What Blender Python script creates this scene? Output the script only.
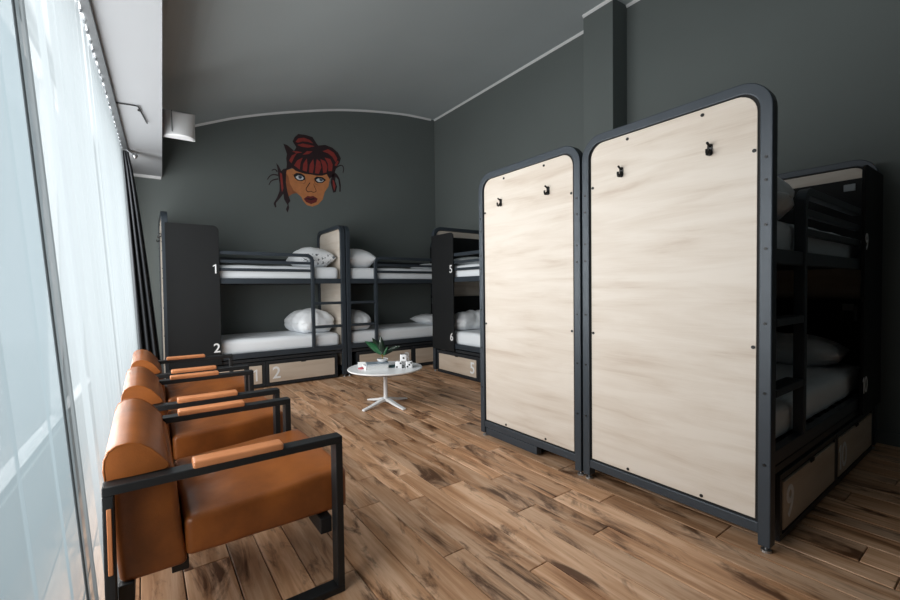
import bpy, bmesh, math, random
from mathutils import Vector, Matrix, noise
random.seed(7)
for o in list(bpy.data.objects): bpy.data.objects.remove(o)
S = bpy.context.scene
COL = S.collection
PI = math.pi

# ------------------------------------------------------------------ camera
cam = bpy.data.cameras.new('camera'); cam.sensor_width = 36.0; cam.lens = 17.0
cam.clip_start = 0.02; cam.clip_end = 200
co = bpy.data.objects.new('camera', cam); COL.objects.link(co)
CR = Vector((0.810751, -0.585257, -0.012554)); CU = Vector((0.025284, 0.013584, 0.999588)); CF = Vector((0.584845, 0.810734, -0.025811))
m = Matrix.Identity(4)
for i in range(3):
    m[i][0] = CR[i]; m[i][1] = CU[i]; m[i][2] = -CF[i]
m.translation = (0, 0, 1.2)
co.matrix_world = m
S.camera = co
# ------------------------------------------------------------------ daylight
w = bpy.data.worlds.new('overcast_sky'); S.world = w; w.use_nodes = True
bg = w.node_tree.nodes['Background']; bg.inputs[0].default_value = (0.84, 0.93, 1.0, 1); bg.inputs[1].default_value = 0.85
pl = bpy.data.lights.new('daylight', 'AREA'); pl.shape = 'RECTANGLE'; pl.size = 2.25; pl.size_y = 4.7
pl.energy = 710; pl.color = (0.99, 0.985, 0.968); pl.spread = math.radians(168)
po = bpy.data.objects.new('daylight', pl); COL.objects.link(po)
po.location = (-0.58, 3.05, 1.50); po.rotation_euler = (0, -PI/2, math.radians(-1.7))
# ------------------------------------------------------------------ exposure
vs = S.view_settings
vs.view_transform = 'Standard'; vs.look = 'None'; vs.gamma = 1.0; vs.use_curve_mapping = False
vs.exposure = 0.0

# ------------------------------------------------------------------ materials
def new_mat(name):
    mt = bpy.data.materials.new(name); mt.use_nodes = True
    nt = mt.node_tree
    return mt, nt, nt.nodes['Principled BSDF']
def N(nt, t, **kw):
    n = nt.nodes.new(t)
    for k, v in kw.items(): setattr(n, k, v)
    return n
def plain(name, col, rough=0.5, metal=0.0, nscale=None, namp=0.0, bump=0.0, bscale=60.0, spec=0.5):
    mt, nt, b = new_mat(name)
    b.inputs['Base Color'].default_value = (*col, 1); b.inputs['Roughness'].default_value = rough
    b.inputs['Metallic'].default_value = metal; b.inputs['Specular IOR Level'].default_value = spec
    tc = N(nt, 'ShaderNodeTexCoord')
    if nscale:
        n = N(nt, 'ShaderNodeTexNoise'); n.inputs['Scale'].default_value = nscale; n.inputs['Detail'].default_value = 4
        nt.links.new(tc.outputs['Object'], n.inputs['Vector'])
        r = N(nt, 'ShaderNodeMix', data_type='RGBA')
        r.inputs['A'].default_value = (*[c*(1-namp) for c in col], 1); r.inputs['B'].default_value = (*[min(1, c*(1+namp)) for c in col], 1)
        nt.links.new(n.outputs['Fac'], r.inputs['Factor']); nt.links.new(r.outputs['Result'], b.inputs['Base Color'])
    if bump:
        n2 = N(nt, 'ShaderNodeTexNoise'); n2.inputs['Scale'].default_value = bscale; n2.inputs['Detail'].default_value = 3
        nt.links.new(tc.outputs['Object'], n2.inputs['Vector'])
        bp = N(nt, 'ShaderNodeBump'); bp.inputs['Strength'].default_value = bump; bp.inputs['Distance'].default_value = 0.01
        nt.links.new(n2.outputs['Fac'], bp.inputs['Height']); nt.links.new(bp.outputs['Normal'], b.inputs['Normal'])
    return mt
M = {}
M['wall'] = plain('dark_wall_paint', (0.120, 0.139, 0.136), 0.75, nscale=1.3, namp=0.06, bump=0.05, bscale=120)
M['ceiling'] = plain('grey_ceiling_paint', (0.40, 0.445, 0.46), 0.8, nscale=1.1, namp=0.05)
M['soffit'] = plain('pale_soffit_paint', (0.33, 0.345, 0.365), 0.7, nscale=2, namp=0.03)
M['trim'] = plain('white_trim', (0.72, 0.73, 0.74), 0.5)
M['steel'] = plain('slate_powder_coat', (0.037, 0.048, 0.061), 0.42, 0.25, nscale=9, namp=0.12, bump=0.03, bscale=300)
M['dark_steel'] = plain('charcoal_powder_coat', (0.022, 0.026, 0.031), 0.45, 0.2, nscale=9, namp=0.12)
M['black_board'] = plain('black_board', (0.012, 0.013, 0.014), 0.6, nscale=5, namp=0.1, spec=0.2)
M['gap'] = plain('black_core', (0.006, 0.006, 0.006), 0.8)
M['chair_steel'] = plain('black_chair_steel', (0.012, 0.0135, 0.015), 0.5, 0.2, nscale=14, namp=0.2)
M['chrome'] = plain('zinc_metal', (0.45, 0.46, 0.47), 0.3, 0.9)
M['black_metal'] = plain('black_metal', (0.008, 0.008, 0.008), 0.4, 0.3)
M['linen'] = plain('white_linen', (0.86, 0.89, 0.92), 0.85, nscale=6, namp=0.03, bump=0.12, bscale=40)
M['sheet'] = plain('white_sheet', (0.82, 0.86, 0.90), 0.85, nscale=4, namp=0.04, bump=0.10, bscale=25)
M['white'] = plain('white_lacquer', (0.88, 0.89, 0.90), 0.3)
M['white_print'] = plain('white_print', (0.78, 0.79, 0.80), 0.6)
M['lamp_white'] = plain('white_enamel', (0.78, 0.80, 0.82), 0.35)
M['drape'] = plain('charcoal_drape', (0.020, 0.023, 0.027), 0.85, nscale=20, namp=0.2)
M['track'] = plain('grey_track', (0.16, 0.17, 0.18), 0.4, 0.5)
M['window_frame'] = plain('grey_window_frame', (0.10, 0.105, 0.11), 0.6)
M['ground'] = plain('pale_ground_plane', (0.80, 0.80, 0.79), 0.9, nscale=1, namp=0.2)
M['subfloor'] = plain('dark_subfloor', (0.03, 0.02, 0.013), 0.9)
M['leaf'] = plain('dark_green_leaf', (0.012, 0.10, 0.035), 0.35, nscale=12, namp=0.5)
M['leaf_dark'] = plain('deep_green_leaf', (0.008, 0.022, 0.012), 0.3, nscale=12, namp=0.5)
M['stem'] = plain('ochre_stem', (0.25, 0.17, 0.03), 0.5)
M['soil'] = plain('dark_soil', (0.03, 0.018, 0.01), 0.95, nscale=60, namp=0.6)
M['paper'] = plain('book_pages', (0.75, 0.76, 0.76), 0.8)
M['book_grey'] = plain('grey_book_cover', (0.22, 0.27, 0.32), 0.4)
M['teal'] = plain('teal_cover', (0.06, 0.16, 0.18), 0.4)
M['red'] = plain('red_card', (0.45, 0.06, 0.08), 0.5)
M['sock'] = plain('grey_plastic', (0.25, 0.28, 0.30), 0.4)

def oak(name='light_oak'):
    mt, nt, b = new_mat(name)
    tc = N(nt, 'ShaderNodeTexCoord'); oi = N(nt, 'ShaderNodeObjectInfo')
    sc = N(nt, 'ShaderNodeVectorMath', operation='SCALE'); sc.inputs['Scale'].default_value = 30
    cb = N(nt, 'ShaderNodeCombineXYZ'); nt.links.new(oi.outputs['Random'], cb.inputs['Y']); nt.links.new(oi.outputs['Random'], cb.inputs['Z'])
    nt.links.new(cb.outputs[0], sc.inputs[0])
    ad = N(nt, 'ShaderNodeVectorMath', operation='ADD'); nt.links.new(tc.outputs['Object'], ad.inputs[0]); nt.links.new(sc.outputs[0], ad.inputs[1])
    mp = N(nt, 'ShaderNodeMapping'); mp.inputs['Scale'].default_value = (.9, .9, 7); mp.inputs['Rotation'].default_value = (math.radians(-5), 0, 0)
    nt.links.new(ad.outputs[0], mp.inputs['Vector'])
    n1 = N(nt, 'ShaderNodeTexNoise'); n1.inputs['Scale'].default_value = 1.6; n1.inputs['Detail'].default_value = 5; n1.inputs['Roughness'].default_value = 0.55; n1.inputs['Distortion'].default_value = 0.5
    nt.links.new(mp.outputs[0], n1.inputs['Vector'])
    mp2 = N(nt, 'ShaderNodeMapping'); mp2.inputs['Scale'].default_value = (5, 5, 160); mp2.inputs['Rotation'].default_value = (math.radians(-3), 0, 0)
    nt.links.new(ad.outputs[0], mp2.inputs['Vector'])
    n2 = N(nt, 'ShaderNodeTexNoise'); n2.inputs['Scale'].default_value = 1.0; n2.inputs['Detail'].default_value = 3
    nt.links.new(mp2.outputs[0], n2.inputs['Vector'])
    mx = N(nt, 'ShaderNodeMath', operation='MULTIPLY_ADD'); mx.inputs[1].default_value = 0.16
    nt.links.new(n2.outputs['Fac'], mx.inputs[0])
    m3 = N(nt, 'ShaderNodeMath', operation='MULTIPLY'); m3.inputs[1].default_value = 0.84
    nt.links.new(n1.outputs['Fac'], m3.inputs[0]); nt.links.new(m3.outputs[0], mx.inputs[2])
    cr = N(nt, 'ShaderNodeValToRGB'); e = cr.color_ramp.elements
    e[0].position = 0.30; e[0].color = (0.50, 0.415, 0.34, 1); e[1].position = 0.60; e[1].color = (0.655, 0.595, 0.525, 1)
    x = e.new(0.44); x.color = (0.595, 0.525, 0.45, 1)
    nt.links.new(mx.outputs[0], cr.inputs[0]); nt.links.new(cr.outputs[0], b.inputs['Base Color'])
    b.inputs['Roughness'].default_value = 0.5
    return mt
M['oak'] = oak()

def floor_wood():
    mt, nt, b = new_mat('rustic_oak_plank')
    ge = N(nt, 'ShaderNodeNewGeometry'); oi = N(nt, 'ShaderNodeObjectInfo')
    cb = N(nt, 'ShaderNodeCombineXYZ')
    for k, mul in (('X', 37.0), ('Y', 91.0), ('Z', 53.0)):
        mm = N(nt, 'ShaderNodeMath', operation='MULTIPLY'); mm.inputs[1].default_value = mul
        nt.links.new(oi.outputs['Random'], mm.inputs[0]); nt.links.new(mm.outputs[0], cb.inputs[k])
    ad = N(nt, 'ShaderNodeVectorMath', operation='ADD'); nt.links.new(ge.outputs['Position'], ad.inputs[0]); nt.links.new(cb.outputs[0], ad.inputs[1])
    def nz(scale, det, rough, dist, s=1.0):
        mp = N(nt, 'ShaderNodeMapping'); mp.inputs['Scale'].default_value = scale; nt.links.new(ad.outputs[0], mp.inputs['Vector'])
        n = N(nt, 'ShaderNodeTexNoise'); n.inputs['Scale'].default_value = s; n.inputs['Detail'].default_value = det
        n.inputs['Roughness'].default_value = rough; n.inputs['Distortion'].default_value = dist
        nt.links.new(mp.outputs[0], n.inputs['Vector']); return n.outputs['Fac']
    grain = nz((48, 2.2, 1), 4, 0.6, 0.5)
    broad = nz((8, 0.9, 1), 4, 0.6, 0.9)
    knot = nz((9, 2.1, 1), 6, 0.66, 0.9)
    mixf = N(nt, 'ShaderNodeMath', operation='MULTIPLY_ADD'); mixf.inputs[1].default_value = 0.35
    m2 = N(nt, 'ShaderNodeMath', operation='MULTIPLY'); m2.inputs[1].default_value = 0.65
    nt.links.new(grain, mixf.inputs[0]); nt.links.new(broad, m2.inputs[0]); nt.links.new(m2.outputs[0], mixf.inputs[2])
    cr = N(nt, 'ShaderNodeValToRGB'); e = cr.color_ramp.elements
    e[0].position = 0.30; e[0].color = (0.25, 0.115, 0.058, 1); e[1].position = 0.60; e[1].color = (0.78, 0.545, 0.390, 1)
    x = e.new(0.47); x.color = (0.565, 0.345, 0.218, 1)
    nt.links.new(mixf.outputs[0], cr.inputs[0])
    kr = N(nt, 'ShaderNodeValToRGB'); k = kr.color_ramp.elements
    k[0].position = 0.345; k[0].color = (1, 1, 1, 1); k[1].position = 0.475; k[1].color = (0, 0, 0, 1)
    nt.links.new(knot, kr.inputs[0])
    mk = N(nt, 'ShaderNodeMix', data_type='RGBA'); mk.inputs['B'].default_value = (0.070, 0.027, 0.012, 1)
    kf = N(nt, 'ShaderNodeMath', operation='MULTIPLY'); kf.inputs[1].default_value = 0.9
    nt.links.new(kr.outputs[0], kf.inputs[0]); nt.links.new(kf.outputs[0], mk.inputs['Factor']); nt.links.new(cr.outputs[0], mk.inputs['A'])
    hv = N(nt, 'ShaderNodeHueSaturation'); hv.inputs['Saturation'].default_value = 1.13
    vr = N(nt, 'ShaderNodeMapRange'); vr.inputs['To Min'].default_value = 0.68; vr.inputs['To Max'].default_value = 1.10
    nt.links.new(oi.outputs['Random'], vr.inputs['Value']); nt.links.new(vr.outputs[0], hv.inputs['Value'])
    nt.links.new(mk.outputs['Result'], hv.inputs['Color']); nt.links.new(hv.outputs[0], b.inputs['Base Color'])
    rr = N(nt, 'ShaderNodeMapRange'); rr.inputs['To Min'].default_value = 0.40; rr.inputs['To Max'].default_value = 0.58
    nt.links.new(broad, rr.inputs['Value']); nt.links.new(rr.outputs[0], b.inputs['Roughness'])
    bp = N(nt, 'ShaderNodeBump'); bp.inputs['Strength'].default_value = 0.12; bp.inputs['Distance'].default_value = 0.004
    nt.links.new(mixf.outputs[0], bp.inputs['Height']); nt.links.new(bp.outputs['Normal'], b.inputs['Normal'])
    return mt
M['plank'] = floor_wood()

def leather(name, c0, c1):
    mt, nt, b = new_mat(name)
    tc = N(nt, 'ShaderNodeTexCoord')
    n = N(nt, 'ShaderNodeTexNoise'); n.inputs['Scale'].default_value = 5; n.inputs['Detail'].default_value = 6; n.inputs['Roughness'].default_value = 0.6
    nt.links.new(tc.outputs['Object'], n.inputs['Vector'])
    cr = N(nt, 'ShaderNodeValToRGB'); e = cr.color_ramp.elements
    e[0].position = 0.3; e[0].color = (*c0, 1); e[1].position = 0.7; e[1].color = (*c1, 1)
    nt.links.new(n.outputs['Fac'], cr.inputs[0]); nt.links.new(cr.outputs[0], b.inputs['Base Color'])
    b.inputs['Roughness'].default_value = 0.32
    v = N(nt, 'ShaderNodeTexVoronoi'); v.inputs['Scale'].default_value = 220; nt.links.new(tc.outputs['Object'], v.inputs['Vector'])
    bp = N(nt, 'ShaderNodeBump'); bp.inputs['Strength'].default_value = 0.12; bp.inputs['Distance'].default_value = 0.002
    nt.links.new(v.outputs['Distance'], bp.inputs['Height']); nt.links.new(bp.outputs['Normal'], b.inputs['Normal'])
    return mt
M['leather'] = leather('tan_leather', (0.165, 0.049, 0.012), (0.315, 0.097, 0.020))
M['pad'] = leather('light_tan_leather', (0.50, 0.19, 0.075), (0.60, 0.25, 0.11))

def sheer(name, col, cover):
    mt, nt, b = new_mat(name); nt.nodes.remove(b); out = nt.nodes['Material Output']
    t = N(nt, 'ShaderNodeBsdfTransparent'); t.inputs[0].default_value = (0.97, 0.97, 0.97, 1)
    tl = N(nt, 'ShaderNodeBsdfTranslucent'); tl.inputs[0].default_value = (*col, 1)
    d = N(nt, 'ShaderNodeBsdfDiffuse'); d.inputs[0].default_value = (*col, 1)
    m1 = N(nt, 'ShaderNodeMixShader'); m1.inputs[0].default_value = 0.5
    nt.links.new(tl.outputs[0], m1.inputs[1]); nt.links.new(d.outputs[0], m1.inputs[2])
    m2 = N(nt, 'ShaderNodeMixShader'); m2.inputs[0].default_value = cover
    nt.links.new(t.outputs[0], m2.inputs[1]); nt.links.new(m1.outputs[0], m2.inputs[2]); nt.links.new(m2.outputs[0], out.inputs[0])
    return mt
M['sheer'] = sheer('sheer_voile', (0.108, 0.121, 0.128), 0.74)
M['sheer_dense'] = sheer('dimmed_voile', (0.068, 0.084, 0.092), 0.80)  # same voile, slightly denser; the near panel's weaker backlight is put into the colour
def glass():
    mt, nt, b = new_mat('window_glass'); nt.nodes.remove(b); out = nt.nodes['Material Output']
    t = N(nt, 'ShaderNodeBsdfTransparent'); t.inputs[0].default_value = (0.97, 0.97, 0.97, 1)
    g = N(nt, 'ShaderNodeBsdfGlossy'); g.inputs['Roughness'].default_value = 0.02
    m2 = N(nt, 'ShaderNodeMixShader'); m2.inputs[0].default_value = 0.06
    nt.links.new(t.outputs[0], m2.inputs[1]); nt.links.new(g.outputs[0], m2.inputs[2]); nt.links.new(m2.outputs[0], out.inputs[0])
    return mt
M['glass'] = glass()
def printed_linen():
    mt, nt, b = new_mat('printed_linen')
    tc = N(nt, 'ShaderNodeTexCoord')
    mp = N(nt, 'ShaderNodeMapping'); mp.inputs['Scale'].default_value = (1, 1, 1); nt.links.new(tc.outputs['Object'], mp.inputs['Vector'])
    n = N(nt, 'ShaderNodeTexNoise'); n.inputs['Scale'].default_value = 34; n.inputs['Detail'].default_value = 1; nt.links.new(mp.outputs[0], n.inputs['Vector'])
    sx = N(nt, 'ShaderNodeSeparateXYZ'); nt.links.new(tc.outputs['Object'], sx.inputs[0])
    # band of print along the front edge of the case
    g1 = N(nt, 'ShaderNodeMath', operation='LESS_THAN'); g1.inputs[1].default_value = -0.27; nt.links.new(sx.outputs['Y'], g1.inputs[0])
    g2 = N(nt, 'ShaderNodeMath', operation='GREATER_THAN'); g2.inputs[1].default_value = 0.60; nt.links.new(n.outputs['Fac'], g2.inputs[0])
    mu = N(nt, 'ShaderNodeMath', operation='MULTIPLY'); nt.links.new(g1.outputs[0], mu.inputs[0]); nt.links.new(g2.outputs[0], mu.inputs[1])
    g3 = N(nt, 'ShaderNodeMath', operation='LESS_THAN'); g3.inputs[1].default_value = 0.045; nt.links.new(sx.outputs['Z'], g3.inputs[0])
    mu2 = N(nt, 'ShaderNodeMath', operation='MULTIPLY'); nt.links.new(mu.outputs[0], mu2.inputs[0]); nt.links.new(g3.outputs[0], mu2.inputs[1]); mu = mu2
    mx = N(nt, 'ShaderNodeMix', data_type='RGBA'); mx.inputs['A'].default_value = (0.86, 0.89, 0.92, 1); mx.inputs['B'].default_value = (0.10, 0.12, 0.14, 1)
    nt.links.new(mu.outputs[0], mx.inputs['Factor']); nt.links.new(mx.outputs['Result'], b.inputs['Base Color'])
    b.inputs['Roughness'].default_value = 0.85
    return mt
M['printed'] = printed_linen()

# ------------------------------------------------------------------ helpers
class MB:
    def __init__(s): s.v = []; s.f = []
    def add(s, vs, fs):
        b = len(s.v); s.v += [tuple(v) for v in vs]; s.f += [tuple(i+b for i in f) for f in fs]; return s
    def box(s, x0, x1, y0, y1, z0, z1):
        if x0 > x1: x0, x1 = x1, x0
        if y0 > y1: y0, y1 = y1, y0
        return s.add([(x0,y0,z0),(x1,y0,z0),(x1,y1,z0),(x0,y1,z0),(x0,y0,z1),(x1,y0,z1),(x1,y1,z1),(x0,y1,z1)],
                     [(0,3,2,1),(4,5,6,7),(0,1,5,4),(1,2,6,5),(2,3,7,6),(3,0,4,7)])
    def tube(s, pts, r, n=10, r2=None):
        pts = [Vector(p) for p in pts]; rings = []; ref = None
        for i, p in enumerate(pts):
            t = (pts[min(i+1, len(pts)-1)] - pts[max(i-1, 0)]).normalized()
            if ref is None: ref = Vector((0,0,1)) if abs(t.z) < .9 else Vector((0,1,0))
            a = t.cross(ref).normalized(); b_ = a.cross(t).normalized(); ref = b_
            rr = r if r2 is None else r + (r2-r)*i/(len(pts)-1)
            rings.append([p + a*rr*math.cos(2*PI*k/n) + b_*rr*math.sin(2*PI*k/n) for k in range(n)])
        vs = [v for rg in rings for v in rg]; fs = []
        for i in range(len(rings)-1):
            for k in range(n):
                fs.append((i*n+k, i*n+(k+1)%n, (i+1)*n+(k+1)%n, (i+1)*n+k))
        fs.append(tuple(range(n))); fs.append(tuple(reversed(range((len(rings)-1)*n, len(rings)*n))))
        return s.add(vs, fs)
    def cyl(s, a, b, r, n=12, r2=None): return s.tube([a, b], r, n, r2)
    def lathe(s, prof, cx, cy, n=40):
        vs = [(cx+r*math.cos(2*PI*k/n), cy+r*math.sin(2*PI*k/n), z) for r, z in prof for k in range(n)]; fs = []
        for i in range(len(prof)-1):
            for k in range(n): fs.append((i*n+k, i*n+(k+1)%n, (i+1)*n+(k+1)%n, (i+1)*n+k))
        fs.append(tuple(reversed(range(n)))); fs.append(tuple(range((len(prof)-1)*n, len(prof)*n)))
        return s.add(vs, fs)
    def prism(s, poly, axis, a, b):
        def P(u, v, w): return (w,u,v) if axis == 0 else ((u,w,v) if axis == 1 else (u,v,w))
        n = len(poly)
        vs = [P(u,v,a) for u,v in poly] + [P(u,v,b) for u,v in poly]
        fs = [tuple(range(n)), tuple(range(2*n-1, n-1, -1))] + [(i, i+n, (i+1)%n+n, (i+1)%n) for i in range(n)]
        return s.add(vs, fs)
    def mesh(s, name, mat, smooth=False, doubles=False):
        me = bpy.data.meshes.new(name); me.from_pydata(s.v, [], s.f)
        bm = bmesh.new(); bm.from_mesh(me)
        if doubles: bmesh.ops.remove_doubles(bm, verts=bm.verts, dist=1e-5)
        bmesh.ops.recalc_face_normals(bm, faces=bm.faces); bm.to_mesh(me); bm.free()
        me.materials.append(M[mat] if isinstance(mat, str) else mat)
        if smooth:
            for p in me.polygons: p.use_smooth = True
        return me
    def build(s, name, mat, parent=None, bevel=0, smooth=False, loc=None, seg=2):
        return link(name, s.mesh(name, mat, smooth), parent, bevel, loc, seg)
def link(name, me, parent=None, bevel=0, loc=None, seg=2):
    o = bpy.data.objects.new(name, me); COL.objects.link(o)
    if parent is not None: o.parent = parent
    if loc is not None: o.location = loc
    if bevel:
        md = o.modifiers.new('bevel', 'BEVEL'); md.width = bevel; md.segments = seg; md.limit_method = 'ANGLE'
    return o
def tag(o, label, cat, group=None):
    o['label'] = label; o['category'] = cat
    if group: o['group'] = group
    return o
def thing(name, label, cat, loc=(0,0,0), rz=0, group=None):
    o = bpy.data.objects.new(name, None); COL.objects.link(o); o.empty_display_size = 0.1
    o.location = loc; o.rotation_euler = (0,0,rz)
    return tag(o, label, cat, group)
def struct(o, label=None, cat=None):
    o['kind'] = 'structure'
    if label: o['label'] = label
    if cat: o['category'] = cat
    return o
def copy_tree(o, parent=None):
    c = o.copy(); COL.objects.link(c); c.parent = parent
    for ch in list(o.children): copy_tree(ch, c)
    return c
def samples(h, r, k, n):
    a = [-h + r*(1-math.cos(PI/2*i/k)) for i in range(k)]
    mid = [-(h-r) + 2*(h-r)*i/n for i in range(n+1)]
    return a + mid + [-v for v in reversed(a)]
def rounded(sx, sy, sz, r, k=4, n=(8,8,2), fn=None):
    """soft box centred on the origin; fn(Vector)->Vector shapes it further"""
    h = (sx/2, sy/2, sz/2); ax = [samples(h[i], min(r, h[i]*.99), k, n[i]) for i in range(3)]
    idx = {}; vs = []; fs = []
    def vid(p):
        key = tuple(round(c, 6) for c in p)
        if key not in idx:
            q = Vector(p); inn = Vector([max(-(h[i]-r), min(h[i]-r, p[i])) if h[i] > r else 0 for i in range(3)])
            d = q - inn
            if d.length > 1e-9: q = inn + d.normalized()*min(r, max(abs(c) for c in d) if False else r)
            if fn: q = fn(q)
            idx[key] = len(vs); vs.append(q)
        return idx[key]
    for a in range(3):
        b, c = (a+1) % 3, (a+2) % 3
        for s_ in (-1, 1):
            for i in range(len(ax[b])-1):
                for j in range(len(ax[c])-1):
                    f = []
                    for (u, v_) in ((i,j),(i+1,j),(i+1,j+1),(i,j+1)):
                        p = [0,0,0]; p[a] = s_*h[a]; p[b] = ax[b][u]; p[c] = ax[c][v_]; f.append(vid(p))
                    fs.append(tuple(f))
    mb = MB(); mb.add(vs, fs); return mb
def wrinkle(q, scale, amp, seed=0.0):
    return noise.noise(Vector((q.x*scale+seed, q.y*scale+seed*1.7, q.z*scale-seed)))*amp
_txt = {}
def text_mesh(s, size):
    if '1' in s and (s, size) not in _txt:           # the figure one with its flag
        one = [(-.03,-.35),(.06,-.35),(.06,.35),(-.01,.35),(-.17,.25),(-.17,.16),(-.03,.235)]
        dx = -.24 if s == '10' else .03; mb = MB(); mb.prism([((a+dx)*size, b_*size) for a, b_ in one], 2, -.0012, .0012)
        if s == '10':
            n = 28; ro, ri = [], []
            for k in range(n):
                t = 2*PI*k/n; ro.append((.16+.24*math.cos(t), .355*math.sin(t))); ri.append((.16+.15*math.cos(t), .265*math.sin(t)))
            vs = [(x*size, y*size, z) for z in (-.0012, .0012) for x, y in ro+ri]; fs = []
            for k in range(n):
                q = (k+1) % n; fs += [(k,q,n+q,n+k), (2*n+k,3*n+k,3*n+q,2*n+q), (k,2*n+k,2*n+q,q), (n+k,n+q,3*n+q,3*n+k)]
            mb.add(vs, fs)
        _txt[(s, size)] = mb.mesh('number', 'white_print')
    if (s, size) not in _txt:
        cu = bpy.data.curves.new('number', 'FONT'); cu.body = s; cu.size = size; cu.align_x = 'CENTER'; cu.align_y = 'CENTER'; cu.extrude = 0.0012; cu.offset = size*0.012
        ob = bpy.data.objects.new('number', cu); COL.objects.link(ob)
        bpy.context.view_layer.update()
        me = bpy.data.meshes.new_from_object(ob.evaluated_get(bpy.context.evaluated_depsgraph_get()))
        bpy.data.objects.remove(ob); bpy.data.curves.remove(cu)
        me.materials.clear(); me.materials.append(M['white_print']); _txt[(s, size)] = me
    return _txt[(s, size)]

# ------------------------------------------------------------------ room shell
XR, YB, YF, XL = 4.48, 6.645, -2.3, -0.35
prof0 = [(0.235,3.245),(0.447,3.363),(0.619,3.439),(1.173,3.676),(1.863,3.905),(2.736,4.14),(3.756,4.309),(4.48,4.354)]
def vault_z(x):
    P = prof0
    for i in range(len(P)-1):
        if x <= P[i+1][0] or i == len(P)-2:
            p0 = P[max(i-1,0)]; p1 = P[i]; p2 = P[i+1]; p3 = P[min(i+2,len(P)-1)]
            t = (x-p1[0])/(p2[0]-p1[0]); hgt = p2[0]-p1[0]
            m1 = (p2[1]-p0[1])/(p2[0]-p0[0])*hgt; m2 = (p3[1]-p1[1])/(p3[0]-p1[0])*hgt
            return (2*t**3-3*t*t+1)*p1[1] + (t**3-2*t*t+t)*m1 + (-2*t**3+3*t*t)*p2[1] + (t**3-t*t)*m2
PX = [-0.1 + (4.6+0.1)*i/48 for i in range(49)]
PROF = [(x, vault_z(min(max(x, .235), 4.48))) for x in PX]
mb = MB(); mb.prism(PROF + [(4.6,4.6),(-0.1,4.6)], 1, YF-.1, YB+.1)
ceil = struct(mb.build('ceiling', 'ceiling'))
mb = MB(); mb.prism([(-.45,-.02),(4.6,-.02)] + [(x,z+.05) for x,z in reversed(PROF)] + [(-.45,3.38)], 1, YB, YB+.12)
struct(mb.build('wall_back', 'wall'))
mb = MB(); mb.prism([(-.85,-.02),(4.6,-.02)] + [(x,z+.05) for x,z in reversed(PROF)] + [(-.85,3.38)], 1, YF-.12, YF)
struct(mb.build('wall_front', 'wall'))
mb = MB(); mb.box(XR, XR+.12, YF, YB, -.02, 4.42); wr = struct(mb.build('wall_right', 'wall'))
mb = MB(); mb.box(4.21, XR+.02, 2.75, 3.13, -.01, 4.36); mb.build('pilaster', 'wall', wr, bevel=.004)
TILT = 0.0297
def skew(o):                                        # the window wall runs slightly out of square with the room
    for v in o.data.vertices: v.co.x += TILT*(v.co.y + o.location.y - YB)
    return o
# window wall: one long opening from the floor kerb to under the soffit
WY0, WY1, WZ0, WZ1 = 0.65, 5.5, 0.36, 2.64
mb = MB(); mb.box(XL-.1, XL, YF, WY0, -.02, 3.38).box(XL-.1, XL, WY1, YB, -.02, 3.3).box(XL-.1, XL, WY0, WY1, -.02, WZ0).box(XL-.1, XL, WY0, WY1, WZ1, 3.3)
struct(skew(mb.build('wall_left', 'wall')))
win = bpy.data.objects.new('window_1', None); COL.objects.link(win); struct(win)
mb = MB(); t = .03
mb.box(XL-.09, XL-.02, WY0, WY1, WZ0, WZ0+t).box(XL-.09, XL-.02, WY0, WY1, WZ1-t, WZ1)
ncol = 3; cw = (WY1-WY0)/ncol
for i in range(ncol+1):
    yy = WY0 + cw*i; mb.box(XL-.09, XL-.02, max(WY0,yy-t/2), min(WY1,yy+t/2), WZ0+t, WZ1-t)
skew(mb.build('window_frame', 'window_frame', win))
for i in range(ncol):
    g = MB(); g.box(XL-.06, XL-.055, WY0+cw*i+.03, WY0+cw*(i+1)-.03, WZ0+t, WZ1-t); skew(g.build('pane', 'glass', win))
mb = MB(); mb.box(XL, 0.235, YF, YB, 2.69, 3.38); struct(skew(mb.build('ceiling_soffit', 'soffit')), 'pale grey dropped soffit running above the curtains', 'soffit')
# thin cornice strips
def cornice(name, pts, mat='trim'):
    mb = MB(); mb.add([q for p in pts for q in p], [])
    n = len(pts[0])
    for i in range(len(pts)-1):
        for k in range(n): mb.f.append((i*n+k, i*n+(k+1)%n, (i+1)*n+(k+1)%n, (i+1)*n+k))
    mb.f.append(tuple(range(n))); mb.f.append(tuple(range((len(pts)-1)*n, len(pts)*n)))
    return struct(mb.build(name, mat))
T = .028
cornice('trim_1', [[(x, YB, z+.01), (x, YB, z-T), (x, YB-T*.5, z-T*.6), (x, YB-T, z+.01)] for x, z in PROF if .24 <= x <= 4.47])
def rtrim(name, y0, y1, x):
    z = vault_z(x); return cornice(name, [[(x, y, z+.01), (x, y, z-T), (x-T*.5, y, z-T*.6), (x-T, y, z+.01)] for y in (y0, y1)])
rtrim('trim_2', 3.13, YB-.01, XR); rtrim('trim_3', 2.75, 3.13, 4.21); rtrim('trim_4', YF+.02, 2.75, XR)
mb = MB(); mb.box(-.3, .225, YB-.03, YB, 2.655, 2.69); struct(mb.build('trim_5', 'trim'))
mb = MB(); mb.box(XR-.015, XR, YF+.02, 2.75, 0, .09); struct(mb.build('baseboard_right', 'wall'))
mb = MB(); mb.box(-12, -.46, -14, 18, -.3, -.25); struct(mb.build('ground_outside', 'ground'), 'ground plane added outside the window to cut light from below', 'ground')  # ground added to keep sky light from below off the ceiling

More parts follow.
